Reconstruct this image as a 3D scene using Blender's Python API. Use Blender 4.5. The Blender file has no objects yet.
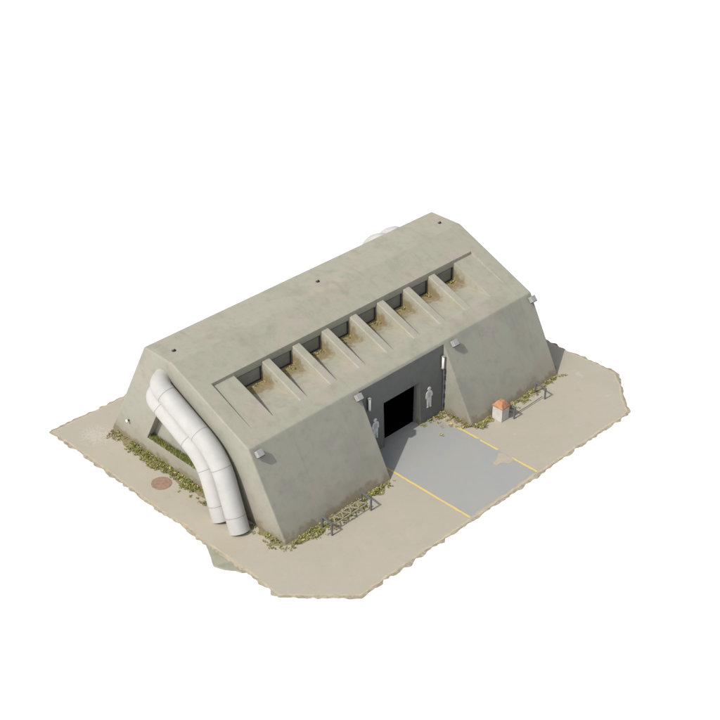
import bpy, bmesh, math, random
from mathutils import Vector, Matrix

random.seed(11)
R = random.random
U = random.uniform
scene = bpy.context.scene
COL = scene.collection

# ------------------------------------------------------------------ dimensions (metres)
LEN, DEP = 24.0, 15.56            # building length (x) and depth (y)
EY, EZ = 2.734, 4.973             # front eave
TY, TZ = 8.889, 7.620             # front edge of the flat top
BY = DEP - EY / EZ * TZ           # back edge of the flat top
WX1, WX2 = 8.28, 15.56            # door bay between the two front wings
RY = 2.44                         # plane of the door wall
SL = EY / EZ


def roof_z(y):
    return EZ + (TZ - EZ) / (TY - EY) * (y - EY)


def door_y(z):
    return 2.42 + 0.05 * z


# ------------------------------------------------------------------ object helpers
def link(o):
    COL.objects.link(o)
    return o


def thing(name, label, cat, loc=(0, 0, 0), group=None):
    o = link(bpy.data.objects.new(name, None))
    o.empty_display_size = 0.3
    o.location = loc
    tag(o, label, cat, group)
    return o


def tag(o, label=None, cat=None, group=None, kind=None):
    if label:
        o['label'] = label
    if cat:
        o['category'] = cat
    if group:
        o['group'] = group
    if kind:
        o['kind'] = kind
    return o


def wloc(o):
    v = Vector(o.location)
    while o.parent:
        o = o.parent
        v += o.location
    return v


class MB:
    """collects shapes in world coordinates, then links ONE mesh object"""

    def __init__(self):
        self.v, self.f, self.m, self.s = [], [], [], []

    def add(self, verts, faces, mat=0, smooth=False):
        b = len(self.v)
        self.v += [Vector(p) for p in verts]
        for f in faces:
            self.f.append([b + i for i in f])
            self.m.append(mat)
            self.s.append(smooth)

    def box(self, x0, x1, y0, y1, z0, z1, mat=0):
        p = [(x, y, z) for z in (z0, z1) for y in (y0, y1) for x in (x0, x1)]
        self.add(p, [(0, 2, 3, 1), (4, 5, 7, 6), (0, 1, 5, 4), (2, 6, 7, 3), (0, 4, 6, 2), (1, 3, 7, 5)], mat)

    def obox(self, c, sx, sy, sz, M, mat=0):
        p = [Vector(c) + M @ Vector((x * sx / 2, y * sy / 2, z * sz / 2)) for z in (-1, 1) for y in (-1, 1) for x in (-1, 1)]
        self.add(p, [(0, 2, 3, 1), (4, 5, 7, 6), (0, 1, 5, 4), (2, 6, 7, 3), (0, 4, 6, 2), (1, 3, 7, 5)], mat)

    def prism_x(self, poly, x0, x1, mat=0):
        """poly = (y, z) counter-clockwise seen from +x"""
        n = len(poly)
        p = [(x0, y, z) for y, z in poly] + [(x1, y, z) for y, z in poly]
        f = [tuple(range(n - 1, -1, -1)), tuple(range(n, 2 * n))]
        f += [(i, (i + 1) % n, n + (i + 1) % n, n + i) for i in range(n)]
        self.add(p, f, mat)

    def prism(self, poly, ex, mat=0):
        """poly of 3-D points pushed along the vector ex"""
        n = len(poly)
        ex = Vector(ex)
        p = [Vector(q) for q in poly] + [Vector(q) + ex for q in poly]
        f = [tuple(range(n - 1, -1, -1)), tuple(range(n, 2 * n))]
        f += [(i, (i + 1) % n, n + (i + 1) % n, n + i) for i in range(n)]
        self.add(p, f, mat)

    def tube(self, pts, r, n=20, mat=0, caps=True, smooth=True):
        pts = [Vector(p) for p in pts]
        rr = r if isinstance(r, (list, tuple)) else [r] * len(pts)
        rings = []
        ref = None
        for i, p in enumerate(pts):
            d = (pts[min(i + 1, len(pts) - 1)] - pts[max(i - 1, 0)]).normalized()
            if ref is None:
                ref = d.orthogonal().normalized()
            ref = (ref - d * ref.dot(d)).normalized()
            q = d.cross(ref)
            rings.append([p + (ref * math.cos(a) + q * math.sin(a)) * rr[i] for a in [2 * math.pi * k / n for k in range(n)]])
        verts = [p for ring in rings for p in ring]
        faces = []
        for i in range(len(pts) - 1):
            for k in range(n):
                a, b = i * n + k, i * n + (k + 1) % n
                faces.append((a, b, b + n, a + n))
        self.add(verts, faces, mat, smooth)
        if caps:
            self.add(rings[0], [tuple(range(n - 1, -1, -1))], mat)
            self.add(rings[-1], [tuple(range(n))], mat)

    def build(self, name, mats, parent=None, org=None, bevel=0, recalc=True):
        if not isinstance(mats, (list, tuple)):
            mats = [mats]
        if org is None:
            lo = Vector([min(v[i] for v in self.v) for i in range(3)])
            hi = Vector([max(v[i] for v in self.v) for i in range(3)])
            org = Vector(((lo.x + hi.x) / 2, (lo.y + hi.y) / 2, lo.z))
        org = Vector(org)
        me = bpy.data.meshes.new(name)
        me.from_pydata([v - org for v in self.v], [], self.f)
        for m in mats:
            me.materials.append(m)
        for p, m, s in zip(me.polygons, self.m, self.s):
            p.material_index = m
            p.use_smooth = s
        if recalc:
            bm = bmesh.new()
            bm.from_mesh(me)
            bmesh.ops.recalc_face_normals(bm, faces=bm.faces)
            bm.to_mesh(me)
            bm.free()
        me.update()
        o = link(bpy.data.objects.new(name, me))
        if parent:
            o.parent = parent
            o.location = org - wloc(parent)
        else:
            o.location = org
        if bevel:
            b = o.modifiers.new('edge', 'BEVEL')
            b.width = bevel
            b.segments = 2
            b.limit_method = 'ANGLE'
            b.angle_limit = math.radians(30)
        return o


def copy_tree(o, parent=None):
    c = o.copy()
    link(c)
    c.parent = parent
    for ch in list(o.children):
        copy_tree(ch, c)
    return c


# ------------------------------------------------------------------ node helpers
class S:
    """a float socket with arithmetic"""
    nt = None

    def __init__(self, s):
        self.s = s

    @staticmethod
    def op(kind, *a, clamp=False):
        n = S.nt.nodes.new('ShaderNodeMath')
        n.operation = kind
        n.use_clamp = clamp
        for i, x in enumerate(a):
            if isinstance(x, S):
                S.nt.links.new(x.s, n.inputs[i])
            else:
                n.inputs[i].default_value = x
        return S(n.outputs[0])

    def __add__(self, o): return S.op('ADD', self, o)
    def __radd__(self, o): return S.op('ADD', o, self)
    def __sub__(self, o): return S.op('SUBTRACT', self, o)
    def __rsub__(self, o): return S.op('SUBTRACT', o, self)
    def __mul__(self, o): return S.op('MULTIPLY', self, o)
    def __rmul__(self, o): return S.op('MULTIPLY', o, self)
    def __truediv__(self, o): return S.op('DIVIDE', self, o)
    def gt(self, o): return S.op('GREATER_THAN', self, o)
    def lt(self, o): return S.op('LESS_THAN', self, o)
    def abs(self): return S.op('ABSOLUTE', self)
    def sqrt(self): return S.op('SQRT', self)

    def step(self, a, b):
        n = S.nt.nodes.new('ShaderNodeMapRange')
        n.interpolation_type = 'SMOOTHSTEP'
        S.nt.links.new(self.s, n.inputs[0])
        n.inputs[1].default_value = a
        n.inputs[2].default_value = b
        return S(n.outputs[0])


def new_mat(name, rough=0.85, spec=0.25, metal=0.0):
    m = bpy.data.materials.new(name)
    m.use_nodes = True
    nt = m.node_tree
    b = nt.nodes['Principled BSDF']
    b.inputs['Roughness'].default_value = rough
    b.inputs['Specular IOR Level'].default_value = spec
    b.inputs['Metallic'].default_value = metal
    S.nt = nt
    return m, nt, b


def position(nt, local=False):
    if local:
        return nt.nodes.new('ShaderNodeTexCoord').outputs['Object']
    return nt.nodes.new('ShaderNodeNewGeometry').outputs['Position']


def noise(nt, vec, scale, detail=4, rough=0.55, dist=0.0, w=None):
    n = nt.nodes.new('ShaderNodeTexNoise')
    n.inputs['Scale'].default_value = scale
    n.inputs['Detail'].default_value = detail
    n.inputs['Roughness'].default_value = rough
    n.inputs['Distortion'].default_value = dist
    if w is not None:
        mp = nt.nodes.new('ShaderNodeMapping')
        mp.inputs['Location'].default_value = (w, w * 1.7, -w)
        nt.links.new(vec, mp.inputs[0])
        vec = mp.outputs[0]
    nt.links.new(vec, n.inputs['Vector'])
    return S(n.outputs[0])


def mix(nt, fac, a, b):
    n = nt.nodes.new('ShaderNodeMix')
    n.data_type = 'RGBA'
    for x, idx in ((a, 6), (b, 7)):
        if isinstance(x, (tuple, list)):
            n.inputs[idx].default_value = (*x[:3], 1)
        else:
            nt.links.new(x, n.inputs[idx])
    if isinstance(fac, S):
        nt.links.new(fac.s, n.inputs[0])
    else:
        n.inputs[0].default_value = fac
    return n.outputs[2]


def bump(nt, b, h, strength=0.3, distance=0.03, bevel=0.0):
    n = nt.nodes.new('ShaderNodeBump')
    n.inputs['Strength'].default_value = strength
    n.inputs['Distance'].default_value = distance
    nt.links.new(h.s, n.inputs['Height'])
    if bevel:
        bv = nt.nodes.new('ShaderNodeBevel')
        bv.samples = 4
        bv.inputs['Radius'].default_value = bevel
        nt.links.new(bv.outputs[0], n.inputs['Normal'])
    nt.links.new(n.outputs[0], b.inputs['Normal'])


def sep(nt, vec):
    n = nt.nodes.new('ShaderNodeSeparateXYZ')
    nt.links.new(vec, n.inputs[0])
    return S(n.outputs[0]), S(n.outputs[1]), S(n.outputs[2])


def concrete(name, base, pink, dark, foot=True, wells=False, bevel=0.07):
    m, nt, b = new_mat(name, 0.9, 0.2)
    P = position(nt)
    x, y, z = sep(nt, P)
    n1 = noise(nt, P, 0.55, 5, 0.6, 0.6)
    n2 = noise(nt, P, 1.1, 4, 0.55, 0.3, 7.3)
    n3 = noise(nt, P, 0.28, 3, 0.5, 0.4, 21.0)
    fine = noise(nt, P, 9.0, 5, 0.7, 0.0, 3.0)
    c = mix(nt, n1.step(0.47, 0.68), base, pink)
    c = mix(nt, n2.step(0.48, 0.74) * 0.75, c, dark)
    c = mix(nt, n3.step(0.52, 0.72) * 0.45, c, tuple(v * 0.86 for v in dark))
    mid = noise(nt, P, 1.9, 6, 0.62, 0.15, 17.0)
    c = mix(nt, mid.step(0.50, 0.72) * 0.34, c, tuple(v * 0.80 for v in dark))
    c = mix(nt, mid.step(0.46, 0.26) * 0.30, c, tuple(v * 1.12 for v in base))
    mp = nt.nodes.new('ShaderNodeMapping')
    mp.inputs['Scale'].default_value = (2.6, 0.25, 0.16)
    nt.links.new(P, mp.inputs[0])
    strk = noise(nt, mp.outputs[0], 1.0, 5, 0.62, 0.15, 3.0)
    c = mix(nt, strk.step(0.54, 0.74) * 0.22, c, tuple(v * 0.74 for v in dark))
    c = mix(nt, (fine - 0.5).abs() * 0.55, c, tuple(v * 0.72 for v in base))
    if foot:       # splash-back and dirt climbing the foot of the walls
        nf = noise(nt, P, 1.25, 5, 0.65, 0.4, 13.0)
        ft = (z - nf * 1.9 + 0.72).step(0.30, -0.10)
        c = mix(nt, ft * 0.75, c, (0.17, 0.135, 0.082))
        ns = noise(nt, P, 0.5, 3, 0.5, 0.2, 31.0)
        c = mix(nt, (z - ns * 2.6 + 0.4).step(0.5, -0.3) * 0.28, c, (0.25, 0.215, 0.155))
    if wells:      # ochre lichen in the roof-light well corners, its colour darkened for their shade
        nl = noise(nt, P, 2.6, 5, 0.65, 0.3, 5.0)
        d = ((((6.9 - y) / 1.45) * ((6.9 - y) / 1.45)) + (((z - 5.3) / 1.05) * ((z - 5.3) / 1.05))).sqrt()
        inside = x.gt(2.72) * x.lt(21.35) * y.gt(5.0) * y.lt(7.2) * z.gt(5.1) * z.lt(6.3)
        msk = (d + nl * 1.5 - 0.75).step(0.95, 0.45) * inside
        c = mix(nt, msk * 0.9, c, (0.225, 0.175, 0.092))
        spk = noise(nt, P, 7.0, 3, 0.6, 0.0, 9.0)
        c = mix(nt, (d + spk * 1.8 - 0.8).step(0.34, 0.16) * inside * 0.7, c, (0.38, 0.31, 0.125))
    nt.links.new(c, b.inputs['Base Color'])
    bump(nt, b, fine * 0.5 + n2 * 0.6, 0.22, 0.05, bevel)
    return m


def plain(name, col, rough=0.7, spec=0.3, metal=0.0, var=0.15, scale=3.0, local=True, b_str=0.1, bevel=0.0):
    m, nt, b = new_mat(name, rough, spec, metal)
    P = position(nt, local)
    n = noise(nt, P, scale, 5, 0.6, 0.2)
    c = mix(nt, n.step(0.3, 0.75), col, tuple(v * (1 - var) for v in col))
    nt.links.new(c, b.inputs['Base Color'])
    bump(nt, b, n, b_str, 0.01, bevel)
    return m


ROOFC = concrete('roof_concrete', (0.340, 0.330, 0.260), (0.372, 0.330, 0.276), (0.296, 0.288, 0.222), foot=False, wells=True)
WALLC = concrete('wall_concrete', (0.308, 0.300, 0.247), (0.318, 0.294, 0.250), (0.272, 0.266, 0.222), foot=True)
DOORWALL = concrete('shaded_door_wall', (0.160, 0.164, 0.152), (0.168, 0.165, 0.158), (0.145, 0.147, 0.138), foot=False)  # wall concrete with the door bay's shade darkened into its colour
FINC = concrete('fin_concrete', (0.350, 0.336, 0.268), (0.365, 0.333, 0.277), (0.315, 0.303, 0.24), foot=False, wells=True, bevel=0)
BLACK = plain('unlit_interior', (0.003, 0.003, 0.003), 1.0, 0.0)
STEELFR = plain('door_frame_paint', (0.19, 0.19, 0.205), 0.5, 0.4)
FRAME = plain('window_frame_paint', (0.05, 0.055, 0.07), 0.6, 0.3)
PANE = plain('dusty_glass', (0.235, 0.245, 0.228), 0.32, 0.5, var=0.25, scale=0.9, local=False)
WHITEP = plain('white_pipe_paint', (0.445, 0.437, 0.418), 0.6, 0.25, var=0.12, scale=0.9, local=False)
SEAM = plain('pipe_seam', (0.30, 0.29, 0.275), 0.6, 0.3)
LAMPBOX = plain('lamp_housing', (0.33, 0.325, 0.31), 0.5, 0.4)
LAMPDK = plain('lamp_underside', (0.03, 0.03, 0.033), 0.35, 0.5)
BOLTM = plain('lifting_steel', (0.10, 0.098, 0.09), 0.45, 0.5, metal=0.6)
BOLTW = plain('bolt_cap', (0.78, 0.77, 0.74), 0.4, 0.5)
TUBEW = plain('tube_lamp_white', (0.82, 0.82, 0.80), 0.35, 0.5, var=0.03)
DARKM = plain('dark_conduit', (0.055, 0.052, 0.048), 0.6, 0.4)
SIGNM = plain('sign_metal', (0.72, 0.72, 0.70), 0.45, 0.5, metal=0.0, var=0.35, scale=6)
SIGND = plain('sign_metal_dark', (0.50, 0.50, 0.49), 0.5, 0.5, metal=0.0, var=0.3, scale=6)  # darker metal of the two-tone figures, used for the vest
RACKM = plain('rack_steel', (0.155, 0.155, 0.168), 0.5, 0.5, metal=0.3)
LATT = plain('weathered_slat', (0.33, 0.30, 0.225), 0.8, 0.2, var=0.3, scale=8)
BOXW = plain('utility_box_paint', (0.54, 0.505, 0.475), 0.7, 0.3, var=0.16, scale=2.5)
BOXR = plain('utility_box_roof', (0.45, 0.225, 0.125), 0.8, 0.2, var=0.5, scale=3.0)
CLAY = plain('rusty_cover', (0.310, 0.215, 0.155), 0.9, 0.15, var=0.3, scale=5)
LEAFM = [plain('leaf_green', (0.235, 0.255, 0.065), 0.6, 0.3, var=0.45, scale=4, local=False),
         plain('leaf_yellow_green', (0.29, 0.285, 0.10), 0.6, 0.3, var=0.4, scale=4, local=False),
         plain('leaf_yellow', (0.47, 0.41, 0.17), 0.6, 0.3, var=0.3, scale=4, local=False),
         plain('leaf_dry', (0.24, 0.19, 0.10), 0.8, 0.2, var=0.4, scale=4, local=False)]
GRASS = [plain('grass_blade', (0.27, 0.30, 0.085), 0.6, 0.3, var=0.4, scale=4, local=False),
         plain('grass_blade_pale', (0.37, 0.37, 0.14), 0.6, 0.3, var=0.3, scale=4, local=False)]


def ground_mat():
    m, nt, b = new_mat('pad_concrete', 0.92, 0.2)
    P = position(nt)
    x, y, z = sep(nt, P)
    n1 = noise(nt, P, 0.33, 5, 0.55, 0.5)
    n2 = noise(nt, P, 0.8, 4, 0.6, 0.4, 4.0)
    fine = noise(nt, P, 8.0, 5, 0.7, 0, 2.0)
    c = mix(nt, n1.step(0.42, 0.66), (0.388, 0.352, 0.285), (0.374, 0.345, 0.275))
    c = mix(nt, n2.step(0.55, 0.75) * 0.5, c, (0.402, 0.352, 0.295))
    c = mix(nt, (fine - 0.5).abs() * 0.5, c, (0.29, 0.26, 0.205))
    # pale scuffs and one splash near the left corner
    n3 = noise(nt, P, 1.1, 4, 0.6, 0.9, 41.0)
    c = mix(nt, (n3.step(0.63, 0.70)) * x.gt(15.5) * 0.42, c, (0.46, 0.425, 0.355))
    n5 = noise(nt, P, 1.9, 6, 0.7, 0.6, 55.0)
    c = mix(nt, n5.step(0.52, 0.74) * 0.28, c, (0.315, 0.285, 0.225))
    c = mix(nt, n5.step(0.44, 0.26) * 0.30, c, (0.43, 0.40, 0.33))
    d = ((x + 1.15) * (x + 1.15) + (y - 15.5) * (y - 15.5)).sqrt()
    n4 = noise(nt, P, 2.4, 3, 0.6, 1.2, 8.0)
    c = mix(nt, (d * 0.42 + (n4 - 0.5).abs() * 4.5).step(0.62, 0.45) * 0.55, c, (0.47, 0.435, 0.37))
    # damp rings in front of the pipes
    d2 = ((x + 2.0) * (x + 2.0) + (y - 2.2) * (y - 2.2)).sqrt()
    c = mix(nt, (d2 - n2 * 1.2).step(0.55, 0.2) * 0.28, c, (0.34, 0.30, 0.215))
    nt.links.new(c, b.inputs['Base Color'])
    bump(nt, b, fine * 0.6 + n2 * 0.5, 0.2, 0.04)
    return m


GROUND = ground_mat()
SAND = plain('dry_sand', (0.475, 0.415, 0.305), 0.95, 0.1, var=0.22, scale=2.2, local=False, b_str=0.4)
SANDD = plain('crumbling_edge', (0.385, 0.34, 0.255), 0.95, 0.1, var=0.4, scale=3.2, local=False, b_str=0.5)
def soil_mat():
    m, nt, b = new_mat('mossy_soil', 0.95, 0.1)
    P = position(nt)
    n1 = noise(nt, P, 1.3, 5, 0.65, 0.4)
    n2 = noise(nt, P, 5.0, 5, 0.7, 0.2, 6.0)
    c = mix(nt, n1.step(0.42, 0.62), (0.245, 0.20, 0.125), (0.215, 0.215, 0.085))
    c = mix(nt, n2.step(0.48, 0.70) * 0.8, c, (0.115, 0.105, 0.055))
    c = mix(nt, n2.step(0.40, 0.28) * 0.7, c, (0.36, 0.315, 0.215))
    nt.links.new(c, b.inputs['Base Color'])
    bump(nt, b, n2, 0.6, 0.05)
    return m


SOIL = soil_mat()
MOSSY = plain('mossy_shoulder', (0.33, 0.32, 0.245), 0.95, 0.1, var=0.25, scale=1.5, local=False, b_str=0.5)
SANDP = plain('drifted_sand', (0.42, 0.37, 0.29), 0.95, 0.1, var=0.12, scale=2.5, local=False)
BACK = plain('white_backdrop', (0.87, 0.87, 0.87), 1.0, 0.0, var=0.0)


def apron_mat():
    m, nt, b = new_mat('grey_apron_paint', 0.8, 0.25)
    P = position(nt)
    n1 = noise(nt, P, 0.5, 5, 0.6, 0.5)
    n2 = noise(nt, P, 1.6, 5, 0.65, 0.4, 4.0)
    fine = noise(nt, P, 9.0, 4, 0.7, 0, 2.0)
    c = mix(nt, n1.step(0.38, 0.66), (0.306, 0.314, 0.304), (0.320, 0.316, 0.290))
    c = mix(nt, n2.step(0.55, 0.8) * 0.6, c, (0.285, 0.291, 0.286))
    c = mix(nt, n2.step(0.74, 0.80) * 0.6, c, (0.39, 0.355, 0.27))
    c = mix(nt, (fine - 0.5).abs() * 0.4, c, (0.22, 0.22, 0.215))
    nt.links.new(c, b.inputs['Base Color'])
    bump(nt, b, fine, 0.12, 0.03)
    return m


APRON = apron_mat()


def line_mat():
    m, nt, b = new_mat('worn_yellow_paint', 0.7, 0.25)
    P = position(nt)
    n1 = noise(nt, P, 5.0, 5, 0.7, 0.3)
    c = mix(nt, n1.step(0.5, 0.68) * 0.7, (0.64, 0.48, 0.14), (0.50, 0.41, 0.22))
    nt.links.new(c, b.inputs['Base Color'])
    return m


YELLOW = line_mat()

# ------------------------------------------------------------------ world, sun, camera
KX, KY = 0.93, -0.042            # how far light travels in x and y while it drops one metre
to_sun = Vector((-KX, -KY, 1)).normalized()
elev = math.asin(to_sun.z)
w = bpy.data.worlds.new('World')
scene.world = w
w.use_nodes = True
nt = w.node_tree
bg = nt.nodes['Background']
sky = nt.nodes.new('ShaderNodeTexSky')
sky.sky_type = 'NISHITA'
sky.sun_disc = False
sky.sun_elevation = elev
sky.sun_rotation = math.atan2(to_sun.x, to_sun.y)
sky.air_density = 1.0
sky.dust_density = 2.5
sky.ozone_density = 0.8
hs = nt.nodes.new('ShaderNodeHueSaturation')      # slightly hazy, less blue sky
hs.inputs['Saturation'].default_value = 0.48
nt.links.new(sky.outputs[0], hs.inputs['Color'])
nt.links.new(hs.outputs[0], bg.inputs[0])
bg.inputs[1].default_value = 0.15
sl = bpy.data.lights.new('sun', 'SUN')
sl.energy = 3.0
sl.angle = math.radians(0.7)
sl.color = (1.0, 0.965, 0.90)
so = link(bpy.data.objects.new('sun', sl))
so.location = (-30, -4, 30)
so.rotation_euler = to_sun.to_track_quat('Z', 'Y').to_euler()

cd = bpy.data.cameras.new('camera')
co = link(bpy.data.objects.new('camera', cd))
az, el, dist = -2.35533, 0.607669, 82.199367
dv = Vector((math.cos(el) * math.cos(az), math.cos(el) * math.sin(az), math.sin(el)))
co.location = Vector((11.3613, 6.6458, 0)) + dv * dist
co.rotation_euler = dv.to_track_quat('Z', 'Y').to_euler()
cd.sensor_width = 36
cd.lens = 1323.4752 * 36 / 720
cd.shift_x = (360 - 347.2805) / 720
cd.shift_y = (411.115 - 360) / 720
cd.clip_start = 1
cd.clip_end = 9000
scene.camera = co
scene.view_settings.view_transform = 'Standard'
scene.view_settings.look = 'None'
scene.view_settings.exposure = 0.09
scene.view_settings.gamma = 1.0

# ------------------------------------------------------------------ the setting
# plain white backdrop far below the cut-out piece of ground
mb = MB()
mb.add([(-3000, -3000, -420), (4000, -3000, -420), (4000, 4000, -420), (-3000, 4000, -420)], [(0, 1, 2, 3)])
tag(mb.build('backdrop', BACK, org=(0, 0, -420)), kind='structure')

# the pad: concrete yard with a crumbling sandy edge
outline = [(-3.0, 17.9), (-2.95, 13.4), (-3.0, 9.6), (-3.05, 7.1), (-2.95, 5.4), (-3.02, 3.1), (-3.0, 0.1), (-3.05, -2.75),
           (-2.25, -3.5), (-0.05, -5.8), (1.26, -5.78), (4.5, -5.75), (8.9, -5.82), (14.5, -5.8), (19.2, -5.83), (23.7, -5.86),
           (24.6, -4.8), (25.7, -3.85), (26.85, -2.6), (26.9, -1.0), (26.75, 1.45), (26.82, 5.0), (26.85, 16.9), (25.9, 17.9),
           (12, 17.95), (3.5, 17.85)]


def densify(poly, step=0.2):
    out = []
    for i, a in enumerate(poly):
        a, b = Vector(a), Vector(poly[(i + 1) % len(poly)])
        n = max(1, round((b - a).length / step))
        out += [a + (b - a) * k / n for k in range(n)]
    return out


def inset(poly, d):
    """mitred inset (d > 0 moves inwards) of a counter-clockwise outline"""
    out = []
    n = len(poly)
    for k in range(n):
        a, b, c = Vector(poly[k - 1]), Vector(poly[k]), Vector(poly[(k + 1) % n])
        e1, e2 = (b - a).normalized(), (c - b).normalized()
        n1, n2 = Vector((-e1.y, e1.x)), Vector((-e2.y, e2.x))
        m = (n1 + n2).normalized()
        out.append(b + m * d / max(0.45, m.dot(n1)))
    return out


counts = [max(1, round((Vector(outline[(k + 1) % len(outline)]) - Vector(p)).length / 0.13)) for k, p in enumerate(outline)]


def sampled(d):
    q = inset(outline, d)
    return [q[k].lerp(q[(k + 1) % len(q)], t / c) for k, c in enumerate(counts) for t in range(c)]


base = sampled(0)
N = len(base)
norm = []
for i in range(N):
    d = base[(i + 3) % N] - base[i - 3]
    norm.append(Vector((d.y, -d.x)).normalized())     # outward for a counter-clockwise outline
in1, in2 = sampled(0.235), sampled(0.115)


def wob(n, amp, sm):
    a = [U(-1, 1) for _ in range(n)]
    for _ in range(sm):
        a = [(a[i - 1] + a[i] * 2 + a[(i + 1) % n]) / 4 for i in range(n)]
    m = max(abs(v) for v in a)
    return [v / m * amp for v in a]


j1, j2, j3 = wob(N, 0.15, 1), wob(N, 0.07, 1), wob(N, 0.05, 1)
j1 = [a + b for a, b in zip(j1, wob(N, 0.08, 6))]
am = [0.55 + 0.75 * abs(v) / 0.1 for v in wob(N, 0.1, 30)]
j1 = [a * b for a, b in zip(j1, am)]
j0 = wob(N, 0.05, 6)
rings = []
for i in range(N):
    p, n = base[i], norm[i]
    rings.append([in1[i] + n * (j3[i] * 0.8 + j0[i]), in2[i] + n * (j2[i] * 0.5 + j0[i]), p + n * (0.03 + j1[i]), p + n * (j1[i] - 0.03)])
mb = MB()
zz = [0.0, 0.0, -0.02, -0.07]
verts = []
for k in range(4):
    verts += [(rings[i][k].x, rings[i][k].y, zz[k] + (U(-.02, .015) if k == 2 else 0)) for i in range(N)]
mb.add(verts, [tuple(range(N))], 0)
mb.f.clear(); mb.m.clear(); mb.s.clear()
mb.f.append(list(range(N))); mb.m.append(0); mb.s.append(False)
for k in range(3):
    for i in range(N):
        q = (i + 1) % N
        mb.f.append([k * N + i, (k + 1) * N + i, (k + 1) * N + q, k * N + q])
        mb.m.append(1 if k == 0 else 2)
        mb.s.append(False)
mb.f.append([3 * N + i for i in range(N - 1, -1, -1)]); mb.m.append(2); mb.s.append(False)
tag(mb.build('ground', [GROUND, SAND, SANDD], org=(12, 6, 0)), kind='structure')

mb = MB()
sh = densify([(-3.0, 3.1), (-3.3, 2.5), (-3.78, 1.55), (-3.7, 1.2), (-3.2, 0.5), (-3.05, 0.1), (-2.85, -0.1), (-2.7, 0.4), (-2.7, 2.6)], 0.25)
sh = [Vector((p.x + (U(-.05, .05) if p.x < -3.1 else 0), p.y + U(-.05, .05))) for p in sh]
mb.prism([(p.x, p.y, -0.16) for p in sh], (0, 0, 0.12))
tag(mb.build('ground_shoulder', MOSSY), kind='structure')

mb = MB()
ap = [(8.9, 3.0)]
x = 8.9
while x <= 14.86:
    ap.append((x, -5.50 + U(-.07, .07)))
    x += 0.33
ap += [(14.86, -5.5), (14.86, 0.2), (14.6, 1.2), (14.75, 1.7), (14.2, 2.2), (13.5, 2.6), (13.5, 3.0)]
mb.add([(a, c, 0.004) for a, c in ap], [tuple(range(len(ap)))])
o = mb.build('driveway', APRON)
tag(o, kind='structure')
if o.data.polygons[0].normal.z < 0:
    o.data.flip_normals()


def stripe(mb, x, y0, y1, wd=0.066):
    n = max(2, int(abs(y1 - y0) / 0.22))
    L_, R_ = [], []
    for k in range(n + 1):
        yy = y0 + (y1 - y0) * k / n
        L_.append((x - wd + U(-.015, .015), yy + (U(-.06, .06) if k in (0, n) else 0), 0.008))
        R_.append((x + wd + U(-.015, .015), yy + (U(-.06, .06) if k in (0, n) else 0), 0.008))
    mb.add(L_ + R_, [(k, k + 1, n + 2 + k, n + 1 + k) for k in range(n)])


for segs in ([(8.88, 0.95, -5.55)], [(14.95, 2.02, 1.72), (14.93, 1.30, 0.95), (14.90, 0.66, -0.98), (14.86, -1.16, -2.55), (14.82, -3.66, -5.55)]):
    mb = MB()
    for s in segs:
        stripe(mb, *s)
    o = mb.build('road_marking', YELLOW)
    tag(o, kind='structure')
    if o.data.polygons[0].normal.z < 0:
        o.data.flip_normals()

mb = MB()


def blob(mb, cx, cy, rx, ry, z, n=22, jit=0.25, rot=0, mat=0):
    a0 = U(0, 6)
    ph = [U(0, 6.28) for _ in range(4)]
    pts = []
    for k in range(n):
        a = 2 * math.pi * k / n
        r = 1 + jit * (0.5 * math.sin(2 * a + ph[0]) + 0.5 * math.sin(3 * a + ph[1]) + 0.35 * math.sin(5 * a + ph[2])) + U(-.08, .08)
        px, py = rx * r * math.cos(a), ry * r * math.sin(a)
        pts.append((cx + px * math.cos(rot) - py * math.sin(rot), cy + px * math.sin(rot) + py * math.cos(rot), z))
    mb.add(pts, [tuple(range(n))], mat)


PATCH = densify([(13.55, -3.50), (13.98, -3.52), (14.28, -3.88), (14.80, -3.84), (14.80, -3.04), (14.62, -2.80), (14.12, -3.10), (13.68, -3.15)], 0.14)
PATCH = [(q.x + U(-.03, .03), q.y + U(-.03, .03)) for q in PATCH]
mb.add([(a, c, 0.0115) for a, c in PATCH], [tuple(range(len(PATCH)))])
blob(mb, 14.85, 2.25, 0.55, 0.22, 0.0115, jit=0.5)
blob(mb, 15.2, 1.55, 0.32, 0.5, 0.012, jit=0.4)
tag(mb.build('drifted_sand', SANDP), 'pale sand drifted over the right edge of the grey driveway', 'sand', kind='stuff')

# ------------------------------------------------------------------ the bunker
bunker = thing('concrete_bunker', 'long grey concrete bunker with sloping walls, a row of roof windows and a black doorway', 'bunker', (LEN / 2, DEP / 2, 0))


def evaluated(o):
    dg = bpy.context.evaluated_depsgraph_get()
    dg.update()
    return bpy.data.meshes.new_from_object(o.evaluated_get(dg))


def cutter(poly, x0, x1):
    mb = MB()
    mb.prism_x(poly, x0, x1)
    return mb.build('cutter', [], org=(0, 0, 0))


def ybox(y0, y1, z0, z1):
    return [(y0, z0), (y1, z0), (y1, z1), (y0, z1)]


mb = MB()
mb.prism_x([(-0.05 * SL, -0.05), (DEP + 0.05 * SL, -0.05), (BY, TZ), (TY, TZ), (EY, EZ)], 0, LEN)
shell = mb.build('wall', WALLC, org=(LEN / 2, DEP / 2, 0))
bv = shell.modifiers.new('b', 'BEVEL')
bv.width = 0.075
bv.segments = 2
bv.limit_method = 'ANGLE'
bv.angle_limit = math.radians(12)
me = evaluated(shell)
shell.modifiers.clear()
shell.data = me

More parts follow.
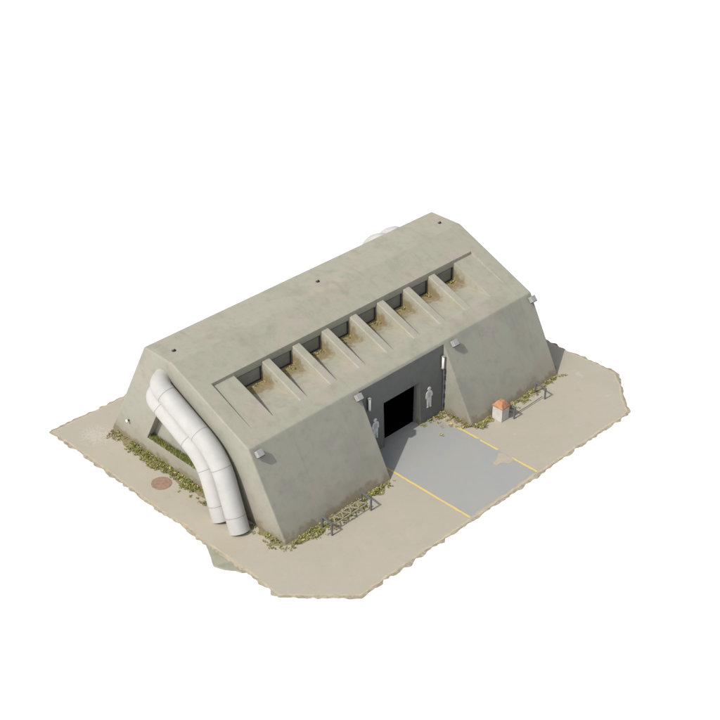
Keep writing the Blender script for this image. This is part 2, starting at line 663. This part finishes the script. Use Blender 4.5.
FW = 0.57
fin_x = [4.765 + 2.33 * k for k in range(7)]
bays = []
left = 2.70
for fx in fin_x + [21.17]:
    bays.append((left, fx))
    left = fx + FW
sunk = lambda y: 5.345 + (y - 3.6) * (roof_z(6.88) - 0.20 - 5.345) / 3.28
WB, WT = 5.33, 6.30
cuts = [cutter([(-1, -1), (RY - 0.07, -1), (door_y(4.80), 4.80), (-1, 4.80)], WX1, WX2),
        cutter(ybox(2.0, 3.0, -1, 3.08), 10.30, 13.46),
        cutter(ybox(2.9, 8.0, -1, 3.6), 9.4, 14.4),
        cutter([(3.6, 5.345), (6.88, sunk(6.88)), (6.88, 9), (3.6, 9)], 1.08, 22.86),
        cutter([(3.7, sunk(3.7)), (6.88, 5.29), (6.88, 9.5), (3.7, 9.5)], 2.70, 21.17)]
niche = [(3.55, 1.05), (11.97, 1.05), (9.45, 5.76), (8.6, 5.76), (5.12, 4.26)]
cuts += [cutter(niche, -1, 0.48), cutter(niche, LEN - 0.48, LEN + 1)]
for a, c in bays:
    cuts.append(cutter(ybox(6.8, 7.12, WB, WT), a + 0.02, c - 0.02))
for c in cuts:
    md = shell.modifiers.new('cut', 'BOOLEAN')
    md.operation = 'DIFFERENCE'
    md.solver = 'EXACT'
    md.object = c
me = evaluated(shell)
shell.modifiers.clear()
shell.data = me
for c in cuts:
    d = c.data
    bpy.data.objects.remove(c)
    bpy.data.meshes.remove(d)
shell.parent = bunker
shell.location = (0, 0, 0)

# split the roof off the walls
bm = bmesh.new()
bm.from_mesh(me)
off = Vector((LEN / 2, DEP / 2, 0))


def is_roof(f):
    c = f.calc_center_median() + off
    if c.z > 4.95 and f.normal.z > 0.80:
        return True
    return 1.0 < c.x < 22.9 and 3.5 < c.y < 7.2 and c.z > 5.1


bm2 = bm.copy()
bmesh.ops.delete(bm, geom=[f for f in bm.faces if is_roof(f)], context='FACES')
bmesh.ops.delete(bm2, geom=[f for f in bm2.faces if not is_roof(f)], context='FACES')
bm.to_mesh(me)
rme = bpy.data.meshes.new('roof')
bm2.to_mesh(rme)
rme.materials.clear()
rme.materials.append(ROOFC)
me.materials.clear()
me.materials.append(WALLC)
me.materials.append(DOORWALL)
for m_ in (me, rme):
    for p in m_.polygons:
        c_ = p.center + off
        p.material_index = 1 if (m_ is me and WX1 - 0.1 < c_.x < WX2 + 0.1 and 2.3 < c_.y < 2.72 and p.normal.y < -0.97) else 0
        p.use_smooth = False
roof = link(bpy.data.objects.new('roof', rme))
roof.parent = bunker

# fins between the roof windows
for k, fx in enumerate(fin_x):
    mb = MB()
    mb.prism_x([(3.66, 5.25), (7.115, 5.20), (7.115, WT - 0.005), (6.875, WT - 0.005), (6.875, sunk(6.875)), (3.66, sunk(3.66) - 0.004)], fx, fx + FW)
    mb.build('roof_fin', FINC, bunker, bevel=0.05)

# roof windows: frame with one dusty pane each
for a, c in bays:
    a, c = a + 0.03, c - 0.03
    mb = MB()
    y0, y1, t = 6.93, 7.09, 0.06
    mb.box(a, c, y0, y1, WT - t - 0.01, WT - 0.01)
    mb.box(a, c, y0, y1, WB + 0.01, WB + 0.01 + t)
    mb.box(a, a + t, y0, y1, WB + t + 0.012, WT - t - 0.012)
    mb.box(c - t, c, y0, y1, WB + t + 0.012, WT - t - 0.012)
    wdw = mb.build('window', FRAME, bunker)
    mb = MB()
    mb.box(a + t + 0.002, c - t - 0.002, 6.99, 7.02, WB + t + 0.013, WT - t - 0.013)
    mb.build('pane', PANE, wdw)

# black unlit room behind the doorway, and the steel frame in the opening
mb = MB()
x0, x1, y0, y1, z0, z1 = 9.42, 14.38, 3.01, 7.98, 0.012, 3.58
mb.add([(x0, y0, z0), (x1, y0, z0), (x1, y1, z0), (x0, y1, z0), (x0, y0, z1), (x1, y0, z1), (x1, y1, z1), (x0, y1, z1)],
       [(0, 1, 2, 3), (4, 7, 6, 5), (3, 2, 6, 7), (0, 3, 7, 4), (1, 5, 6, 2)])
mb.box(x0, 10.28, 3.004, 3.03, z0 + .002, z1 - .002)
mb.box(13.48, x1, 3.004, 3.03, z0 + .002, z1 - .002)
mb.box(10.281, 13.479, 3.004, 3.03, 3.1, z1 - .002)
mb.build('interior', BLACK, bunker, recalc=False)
mb = MB()
mb.box(10.305, 10.38, 2.80, 2.98, 0.006, 3.07)
mb.box(13.38, 13.455, 2.80, 2.98, 0.006, 3.07)
mb.box(10.385, 13.375, 2.80, 2.98, 2.98, 3.07)
mb.build('door_frame', STEELFR, bunker, bevel=0.01)

# cast-in lifting eyes: three along the roof top, one low on the left end wall
for bx in (0.95, 12.06, 23.11):
    mb = MB()
    mb.tube([(bx + 0.09 * math.cos(t), 9.88 - 0.03 * math.sin(t), TZ - 0.01 + 0.10 * math.sin(t)) for t in [math.pi * k / 10 for k in range(11)]], 0.034, 10)
    e = mb.build('lifting_eye', BOLTM, bunker)
    mb = MB()
    mb.tube([(bx, 9.88, TZ + 0.001), (bx, 9.88, TZ + 0.012)], 0.13, 18, smooth=False)
    mb.build('base_plate', BOLTM, e)
mb = MB()
mb.tube([(0.01, 13.65, 1.5), (-0.16, 13.65, 1.5)], 0.055, 12)
e = mb.build('lifting_eye', BOLTM, bunker)
mb = MB()
mb.tube([(-0.161, 13.65, 1.5), (-0.2, 13.65, 1.5), (-0.23, 13.65, 1.5)], [0.10, 0.10, 0.05], 14)
mb.build('cap', BOLTW, e)

# dark conduit with clips in the right corner of the door bay
mb = MB()
mb.box(15.44, 15.53, 2.36, 2.432, 0.15, 3.18)
cdt = mb.build('conduit', RACKM, bunker)
for z in (0.55, 1.25, 1.9, 2.55, 3.0):
    mb = MB()
    mb.box(15.41, 15.55, 2.33, 2.358, z - 0.14, z + 0.14)
    mb.build('clip', DARKM, cdt)

# ------------------------------------------------------------------ white pipes


def smooth_path(pts, rad, n=9):
    pts = [Vector(p) for p in pts]
    out = [pts[0]]
    for i in range(1, len(pts) - 1):
        a, b, c = pts[i - 1], pts[i], pts[i + 1]
        r = min(rad[i - 1], (a - b).length * 0.49, (c - b).length * 0.49)
        p0, p2 = b + (a - b).normalized() * r, b + (c - b).normalized() * r
        for k in range(n + 1):
            t = k / n
            out.append(p0 * (1 - t) ** 2 + b * 2 * t * (1 - t) + p2 * t * t)
    out.append(pts[-1])
    return out


def pipe(name_label, pts, rad, seams, group, r=0.585):
    path = smooth_path(pts, rad)
    t = thing('white_pipe', name_label, 'pipe', (pts[0][0], pts[0][1], 0), group)
    mb = MB()
    mb.tube(path, r, 40)
    mb.build('duct', WHITEP, t)
    # seams: thin joint bands at given distances along the path
    cum = [0]
    for a, b in zip(path, path[1:]):
        cum.append(cum[-1] + (b - a).length)
    for s in seams:
        for i in range(len(path) - 1):
            if cum[i] <= s < cum[i + 1]:
                f = (s - cum[i]) / (cum[i + 1] - cum[i])
                p = path[i].lerp(path[i + 1], f)
                d = (path[i + 1] - path[i]).normalized()
                mb = MB()
                mb.tube([p - d * 0.02, p + d * 0.02], r + 0.006, 40)
                mb.build('joint_band', SEAM, t)
                break
    return t


G1 = 'white pipes on the left end wall'
pipe('thick white pipe on the end wall, the one nearer the front corner',
     [(-1.0, 2.62, 0.0), (-0.65, 4.44, 3.97), (-0.65, 9.40, 6.31), (0.25, 9.98, 6.20)], [1.5, 0.95], [0.95, 3.72, 5.95, 8.95], G1)
pipe('thick white pipe on the end wall, partly hidden behind the other pipe',
     [(-1.0, 4.08, 0.0), (-0.65, 5.64, 3.15), (-0.65, 9.9, 5.23), (0.25, 10.45, 5.13)], [1.3, 0.9], [0.9, 3.0, 4.9, 7.4], G1)
G2 = 'white pipes behind the bunker'
for px_, lb in ((20.45, 'white pipe bend peeking over the far roof edge, left of two'), (21.8, 'white pipe bend peeking over the far roof edge, right of two')):
    pipe(lb, [(px_, 16.5, 0.0), (px_, 13.35, 5.85), (px_, 12.3, 6.38), (px_, 11.2, 6.0)], [0.6, 0.5], [1.0, 4.5], G2)

# ------------------------------------------------------------------ floodlights under the eave
nF = Vector((0, -EZ, EY)).normalized()      # outward normal of the front wall
upF = Vector((0, EY, EZ)).normalized()


def floodlight(x, z, label):
    c = Vector((x, SL * z, z))
    t = thing('floodlight', label, 'floodlight', c, 'floodlights under the front eave')
    M = Matrix((Vector((1, 0, 0)), upF, nF)).transposed()
    mb = MB()
    mb.obox(c + nF * 0.04, 0.12, 0.16, 0.12, M)
    mb.build('bracket', LAMPDK, t)
    tilt = M @ Matrix.Rotation(math.radians(-10), 3, 'X')
    mb = MB()
    hc = c + nF * 0.225
    mb.obox(hc, 0.43, 0.38, 0.27, tilt)
    h = mb.build('housing', LAMPBOX, t, bevel=0.03)
    mb = MB()
    mb.obox(hc + tilt @ Vector((0, -0.206, 0)), 0.41, 0.03, 0.25, tilt)
    mb.build('lens', LAMPDK, t)
    return t


floodlight(0.45, 4.62, 'small grey box floodlight under the eave next to the white pipes')
floodlight(8.00, 4.62, 'small grey box floodlight under the eave at the left edge of the door bay')
floodlight(16.24, 4.62, 'small grey box floodlight under the eave just right of the door bay')
floodlight(23.72, 4.62, 'small grey box floodlight at the far right end of the eave')

# white tube lamps beside the door


LY = 2.585


def tube_lamp(x, label):
    t = thing('tube_lamp', label, 'wall lamp', (x, LY, 3.7), 'tube lamps on the door wall')
    mb = MB()
    mb.box(x - 0.06, x + 0.06, LY - 0.06, LY + 0.03, 3.30, 4.10)
    mb.build('back_box', DARKM, t)
    mb = MB()
    mb.tube([(x, LY - 0.14, 3.30), (x, LY - 0.14, 3.33), (x, LY - 0.14, 4.07), (x, LY - 0.14, 4.10)], [0.06, 0.082, 0.082, 0.06], 16)
    mb.build('tube', TUBEW, t)
    for z in (3.25, 4.08):
        mb = MB()
        mb.box(x - 0.075, x + 0.075, LY - 0.23, LY - 0.062, z, z + 0.05)
        mb.build('end_cap', LAMPBOX, t)
    return t


tube_lamp(8.98, 'white upright tube lamp in the shaded left corner of the door wall')
tube_lamp(15.36, 'bright white upright tube lamp in the sunlit right corner of the door wall')

# figure emblems beside the door


def emblem(x, z, label, flip=1):
    t = thing('figure_sign', label, 'sign', (x, RY, z), 'figure emblems beside the doorway')
    H = 1.46

    def P(pts):
        return [(x + flip * a * H, door_y(z + b * H) + 0.01, z + b * H) for a, b in pts]
    head = [(-.055, .845), (.045, .845), (.062, .885), (.095, .905), (.085, .94), (.05, .985), (-.02, .997), (-.08, .975), (-.105, .92), (-.115, .895), (-.07, .885)]
    body = [(-.04, .835), (-.11, .80), (-.165, .755), (-.19, .68), (-.215, .60), (-.205, .53), (-.16, .50), (-.135, .54), (-.125, .47),
            (-.13, .36), (-.12, .22), (-.115, .06), (-.15, .01), (-.03, .0), (-.015, .07), (.0, .25), (.01, .36), (.03, .25), (.045, .07),
            (.04, .03), (.14, .035), (.125, .09), (.13, .25), (.14, .40), (.135, .50), (.165, .47), (.20, .49), (.205, .58), (.19, .70), (.165, .775), (.10, .81), (.04, .835)]
    mb = MB()
    mb.prism(P(body), (0, -0.04, 0))
    mb.build('body', SIGNM, t)
    mb = MB()
    mb.prism(P(head), (0, -0.045, 0))
    mb.build('head', SIGNM, t)
    mb = MB()      # darker chest and a strap across it
    sh_ = lambda pts: [(p[0], p[1] - 0.041, p[2]) for p in P(pts)]
    mb.prism(sh_([(-.07, .72), (.08, .76), (.10, .50), (-.08, .48)]), (0, -0.006, 0))
    mb.build('vest', SIGND, t)
    return t


emblem(9.55, 0.95, 'pale metal figure emblem left of the doorway, half hidden by the wing wall')
emblem(14.25, 0.93, 'pale metal figure emblem on the dark wall right of the doorway', -1)

# ------------------------------------------------------------------ hoop racks at the foot of the wings


def hoop(mb, x, y0, y1, h, skew=0.12):
    w_ = 0.05
    mb.box(x - w_, x + w_, y0 - 0.05, y0 + 0.05, 0, h)
    mb.box(x + skew - w_, x + skew + w_, y1 - 0.05, y1 + 0.05, 0, h)
    a, b = Vector((x, y0 - 0.05, h + 0.04)), Vector((x + skew, y1 + 0.05, h + 0.04))
    d = (b - a)
    M = Matrix.Rotation(math.atan2(d.y, d.x), 3, 'Z')
    mb.obox((a + b) / 2, d.length, 0.11, 0.08, M)


def rack(label, xa, xb, lattice):
    t = thing('hoop_rack', label, 'rack', ((xa + xb) / 2, -0.75, 0), 'hoop racks in front of the wings')
    for x in (xa, xb):
        mb = MB()
        hoop(mb, x, -1.19, -0.33, 0.74)
        mb.build('hoop', RACKM, t, bevel=0.02)
    mb = MB()
    if lattice:
        ya, yb_, z = -1.0, -0.5, 0.42
        for yy in (ya, yb_):
            mb.box(xa + 0.06, xb - 0.06, yy - 0.035, yy + 0.035, z, z + 0.05)
        o1 = mb.build('rail', LATT, t)
        n = 9
        mb = MB()
        for k in range(n):
            x0 = xa + 0.15 + (xb - xa - 0.3) * k / n
            x1 = xa + 0.15 + (xb - xa - 0.3) * (k + 1) / n
            p, q = ((x0, ya), (x1, yb_)) if k % 2 else ((x0, yb_), (x1, ya))
            p, q = Vector((*p, z + 0.075)), Vector((*q, z + 0.075))
            d = q - p
            mb.obox((p + q) / 2, d.length, 0.06, 0.04, Matrix.Rotation(math.atan2(d.y, d.x), 3, 'Z'))
        mb.build('lattice', LATT, t)
    else:
        mb.tube([(xa + 0.05, -1.02, 0.14), ((xa + xb) / 2, -1.02, 0.11), (xb - 0.05, -1.02, 0.14)], 0.022, 8)
        mb.build('rail', RACKM, t)
    return t


rack('grey hoop rack with a weathered lattice among weeds, left of the driveway', 2.35, 5.41, True)
rack('dark grey hoop rack with one thin rail beside the small orange-topped box', 18.04, 21.09, False)

# ------------------------------------------------------------------ little utility box with an orange top
t = thing('utility_box', 'small whitish utility box with an orange hipped top by the right wing', 'utility box', (17.52, -0.52, 0))
mb = MB()
x0, x1, y0, y1, h = 17.16, 17.86, -0.92, -0.16, 0.92
mb.box(x0, x1, y0, y1, 0, h)
mb.build('body', BOXW, t, bevel=0.02)
mb = MB()
o_ = 0.035
p = [(x0 - o_, y0 - o_, h + 0.002), (x1 + o_, y0 - o_, h + 0.002), (x1 + o_, y1 + o_, h + 0.002), (x0 - o_, y1 + o_, h + 0.002)]
q = [(x0 + 0.2, y0 + 0.24, h + 0.42), (x1 - 0.2, y0 + 0.24, h + 0.42), (x1 - 0.2, y1 - 0.24, h + 0.42), (x0 + 0.2, y1 - 0.24, h + 0.42)]
p2 = [(a, c, z + 0.07) for a, c, z in p]
mb.add(p + p2 + q, [(3, 2, 1, 0)] + [(i, (i + 1) % 4, 4 + (i + 1) % 4, 4 + i) for i in range(4)]
       + [(4 + i, 4 + (i + 1) % 4, 8 + (i + 1) % 4, 8 + i) for i in range(4)] + [(8, 9, 10, 11)])
mb.build('roof', BOXR, t, bevel=0.015)

# round rusty cover lying in the yard
mb = MB()
n = 40
pts = [(-1.36 + 0.60 * math.cos(a) * (1 + U(-.03, .03)), 9.05 + 0.60 * math.sin(a) * (1 + U(-.03, .03)), 0.002) for a in [2 * math.pi * k / n for k in range(n)]]
mb.prism(pts, (0, 0, 0.018))
tag(mb.build('drain_cover', CLAY), 'round rust-brown drain cover lying flat in the yard near the white pipes', 'drain cover')

# ------------------------------------------------------------------ weeds, soil, grass


def leaf(mb, p, size, mat):
    yaw = U(0, 6.283)
    tl = U(0.1, 1.0)
    d = Vector((math.cos(yaw) * math.cos(tl), math.sin(yaw) * math.cos(tl), math.sin(tl)))
    s = Vector((-math.sin(yaw), math.cos(yaw), U(-.3, .3))).normalized()
    p = Vector(p)
    ww = size * U(0.30, 0.48)
    mb.add([p, p + d * size * 0.5 + s * ww, p + d * size, p + d * size * 0.5 - s * ww], [(0, 1, 2, 3)], mat)


def clump(mb, x, y, r, h, n, mix_):
    m0 = random.choices(range(4), mix_)[0]
    for _ in range(n):
        a, q = U(0, 6.283), r * math.sqrt(R())
        m = m0 if R() < 0.65 else random.choices(range(4), mix_)[0]
        z = h * (1 - (q / r) ** 2) * U(0.1, 1.0)
        leaf(mb, (x + q * math.cos(a), y + q * math.sin(a), z + 0.003), U(0.06, 0.14), m)


def strip(mb, a, b, width, count, mix_, r=(0.08, 0.22), h=(0.03, 0.12), bias=1.6, nleaf=22, floor=0.15):
    """clumps along a wall foot a->b, spread sideways to the right of the direction (away from the wall)"""
    a, b = Vector(a), Vector(b)
    d = (b - a)
    ln, ph1, ph2 = d.length, U(0, 6), U(0, 6)
    nrm = Vector((d.y, -d.x)).normalized()
    for _ in range(int(count * 1.1)):
        t_ = R()
        if (0.5 + 0.5 * math.sin(t_ * ln * 2.3 + ph1) * math.sin(t_ * ln * 0.9 + ph2) + floor) < R():
            continue
        s = width * R() ** bias
        p = a + d * t_ + nrm * (0.05 + s)
        k = 1 - 0.55 * s / width
        rr, hh = U(*r) * k, U(*h) * k
        clump(mb, p.x, p.y, rr, hh, max(5, int(nleaf * k * rr / r[1] * 1.3)), mix_)


def soil_strip(mb, a, b, w0, w1, z=0.004):
    a, b = Vector(a), Vector(b)
    d = b - a
    nrm = Vector((d.y, -d.x)).normalized()
    n = max(3, int(d.length / 0.16))
    wv = wob(n + 1, 1, 2)
    inn, out = [], []
    for k in range(n + 1):
        t_ = k / n
        e = min(1, min(t_, 1 - t_) * n / 4)
        wd = (w0 + (w1 - w0) * (wv[k] * 0.5 + 0.5)) * (0.15 + 0.85 * e) + U(-.03, .03)
        p = a + d * t_
        inn.append((*(p - nrm * 0.02), z))
        out.append((*(p + nrm * max(0.04, wd)), z))
    mb.add(inn + out, [(k, k + 1, n + 2 + k, n + 1 + k) for k in range(n)])


GRN, YEL, DRY = (6, 4, 0.5, 1.4), (1.2, 4, 2.6, 1.8), (1.4, 2.0, 1.2, 4)
# left end wall, from the far corner to the pipes (outside is -x, so run in -y ... right-hand side)
sm = MB()
soil_strip(sm, (0.0, 2.3), (0.0, 0.0), 0.10, 0.75)
soil_strip(sm, (0.0, 15.4), (0.0, 5.2), 0.35, 0.95)
soil_strip(sm, (0.0, 0.0), (8.2, 0.0), 0.12, 0.75)
soil_strip(sm, (2.2, 0.0), (6.2, 0.0), 0.45, 1.15, 0.006)
soil_strip(sm, (15.6, 0.0), (24.0, 0.0), 0.10, 0.5)
soil_strip(sm, (13.6, RY), (15.5, RY), 0.08, 0.3, 0.0125)
soil_strip(sm, (15.56, 2.4), (15.56, 0.1), 0.08, 0.38, 0.0125)
o = sm.build('soil', SOIL)
for p in o.data.polygons:
    if p.normal.z < 0:
        p.flip()
tag(o, 'brown crumbly soil along the foot of the bunker walls', 'soil', kind='stuff')

wm = MB()
strip(wm, (0, 15.2), (0, 13.6), 0.85, 26, DRY, r=(.07, .2))
strip(wm, (0, 13.4), (0, 10.2), 0.80, 130, GRN, bias=1.1, floor=0.6)
strip(wm, (0, 11.0), (0, 7.6), 0.62, 110, (6, 4, .6, 1), bias=1.2, floor=0.4)
strip(wm, (0, 8.2), (0, 5.0), 1.15, 60, (4, 4, 1, 1.5), bias=1.2, r=(.07, .18))
strip(wm, (-0.05, 4.6), (-0.05, 2.9), 0.35, 10, (4, 4, 1, 1.5))
tag(wm.build('weeds', LEAFM, recalc=False), 'green leafy weeds along the foot of the left end wall beside the pipes', 'weeds', kind='stuff')
wm = MB()
strip(wm, (0, 2.6), (0, 0.1), 0.75, 50, (3.5, 3.5, .8, 2.4), r=(.07, .2), bias=1.0)
strip(wm, (-0.5, -0.15), (0.8, -0.1), 0.35, 14, (3, 3, .8, 2), r=(.06, .16))
tag(wm.build('weeds', LEAFM, recalc=False), 'loose yellow-green weeds round the front corner between the pipes and the wing', 'weeds', kind='stuff')
wm = MB()
strip(wm, (0.8, 0), (2.2, 0), 0.55, 34, (2, 5, 2, 1.5))
strip(wm, (1.5, -0.05), (2.5, -0.05), 0.95, 42, (3, 5, 1, .6), r=(.12, .26), h=(.10, .24))
strip(wm, (2.5, 0), (5.6, 0), 1.0, 62, (2, 3, 1, 3), r=(.06, .18))
strip(wm, (5.6, 0), (7.9, 0), 0.45, 80, (3, 5, 1, 1), r=(.10, .2))
strip(wm, (7.7, 0.1), (8.7, 0.0), 0.3, 10, (3, 5, 1.4, 1), r=(.06, .14))
tag(wm.build('weeds', LEAFM, recalc=False), 'yellow-green weeds under and around the lattice rack on the left wing', 'weeds', kind='stuff')
wm = MB()
strip(wm, (15.7, 0), (17.15, 0), 0.55, 52, (1.5, 4, 2.4, 2.2))
strip(wm, (17.9, 0), (21.5, 0), 0.7, 60, (1, 3.4, 3, 2.2), r=(.07, .2))
strip(wm, (21.2, 0), (24.2, 0), 0.4, 46, (1, 4, 3, 1.6), r=(.07, .2))
strip(wm, (24.0, 0.2), (24.0, 2.6), 0.3, 0, DRY)
for yy in (0.5, 0.9, 1.3, 1.9, 2.4):
    clump(wm, 24.12 + U(0, .2), yy, 0.12, 0.2, 14, (1, 2, 1, 3))
tag(wm.build('weeds', LEAFM, recalc=False), 'dry yellow weeds along the foot of the right wing behind the rack', 'weeds', kind='stuff')
wm = MB()
strip(wm, (13.5, RY - .02), (15.5, RY - .02), 0.32, 46, (.8, 3, 4, 2.2), r=(.06, .17), h=(.05, .16))
strip(wm, (15.56, 2.4), (15.56, 0.1), 0.42, 44, (.8, 2.4, 2, 4), r=(.07, .2), h=(.06, .2))
for a_, c_ in ((14.93, 1.5), (14.8, 1.15), (14.9, 0.72), (15.0, 0.35), (14.2, 1.4), (14.35, 1.75), (14.75, 2.0), (13.55, 0.9)):
    clump(wm, a_ + U(-.1, .1), c_ + U(-.1, .1), U(.10, .18), 0.06, 14, (.5, 2.5, 5, .4))
tag(wm.build('weeds', LEAFM, recalc=False), 'yellow weeds in the right corner of the door bay on the driveway', 'weeds', kind='stuff')

# moss in the roof-window wells
mm = MB()
for a, c in bays:
    for _ in range(random.choice((4, 6, 9))):
        x_ = c - 0.1 - abs(random.gauss(0, 0.42))
        y_ = 6.86 - abs(random.gauss(0, 0.16))
        if x_ > a + 0.15:
            clz = 5.29 + (6.88 - y_) * 0.03
            for _k in range(9):
                leaf(mm, (x_ + U(-.09, .09), y_ - R() * .12, clz + U(0, .05)), U(.06, .12), random.choice((3, 3, 1, 2, 2, 0)))
tag(mm.build('moss', LEAFM, recalc=False), 'ochre moss in the back corners of the roof window wells', 'moss', kind='stuff')

# grass growing on the ledge of the left niche
gm = MB()
for _ in range(2600):
    y_ = U(5.2, 11.85)
    x_ = U(0.02, 0.44)
    h_ = U(0.10, 0.30)
    a_ = U(0, 6.283)
    p = Vector((x_, y_, 1.052))
    s = Vector((math.cos(a_), math.sin(a_), 0)) * 0.022
    tip = p + Vector((U(-.07, .05), U(-.08, .08), h_))
    tip.x = min(tip.x, 0.465)
    gm.add([p - s, p + s, tip], [(0, 1, 2)], random.choice((0, 0, 1)))
tag(gm.build('grass', GRASS, recalc=False), 'strip of green grass on the ledge of the left end niche behind the pipes', 'grass', kind='stuff')
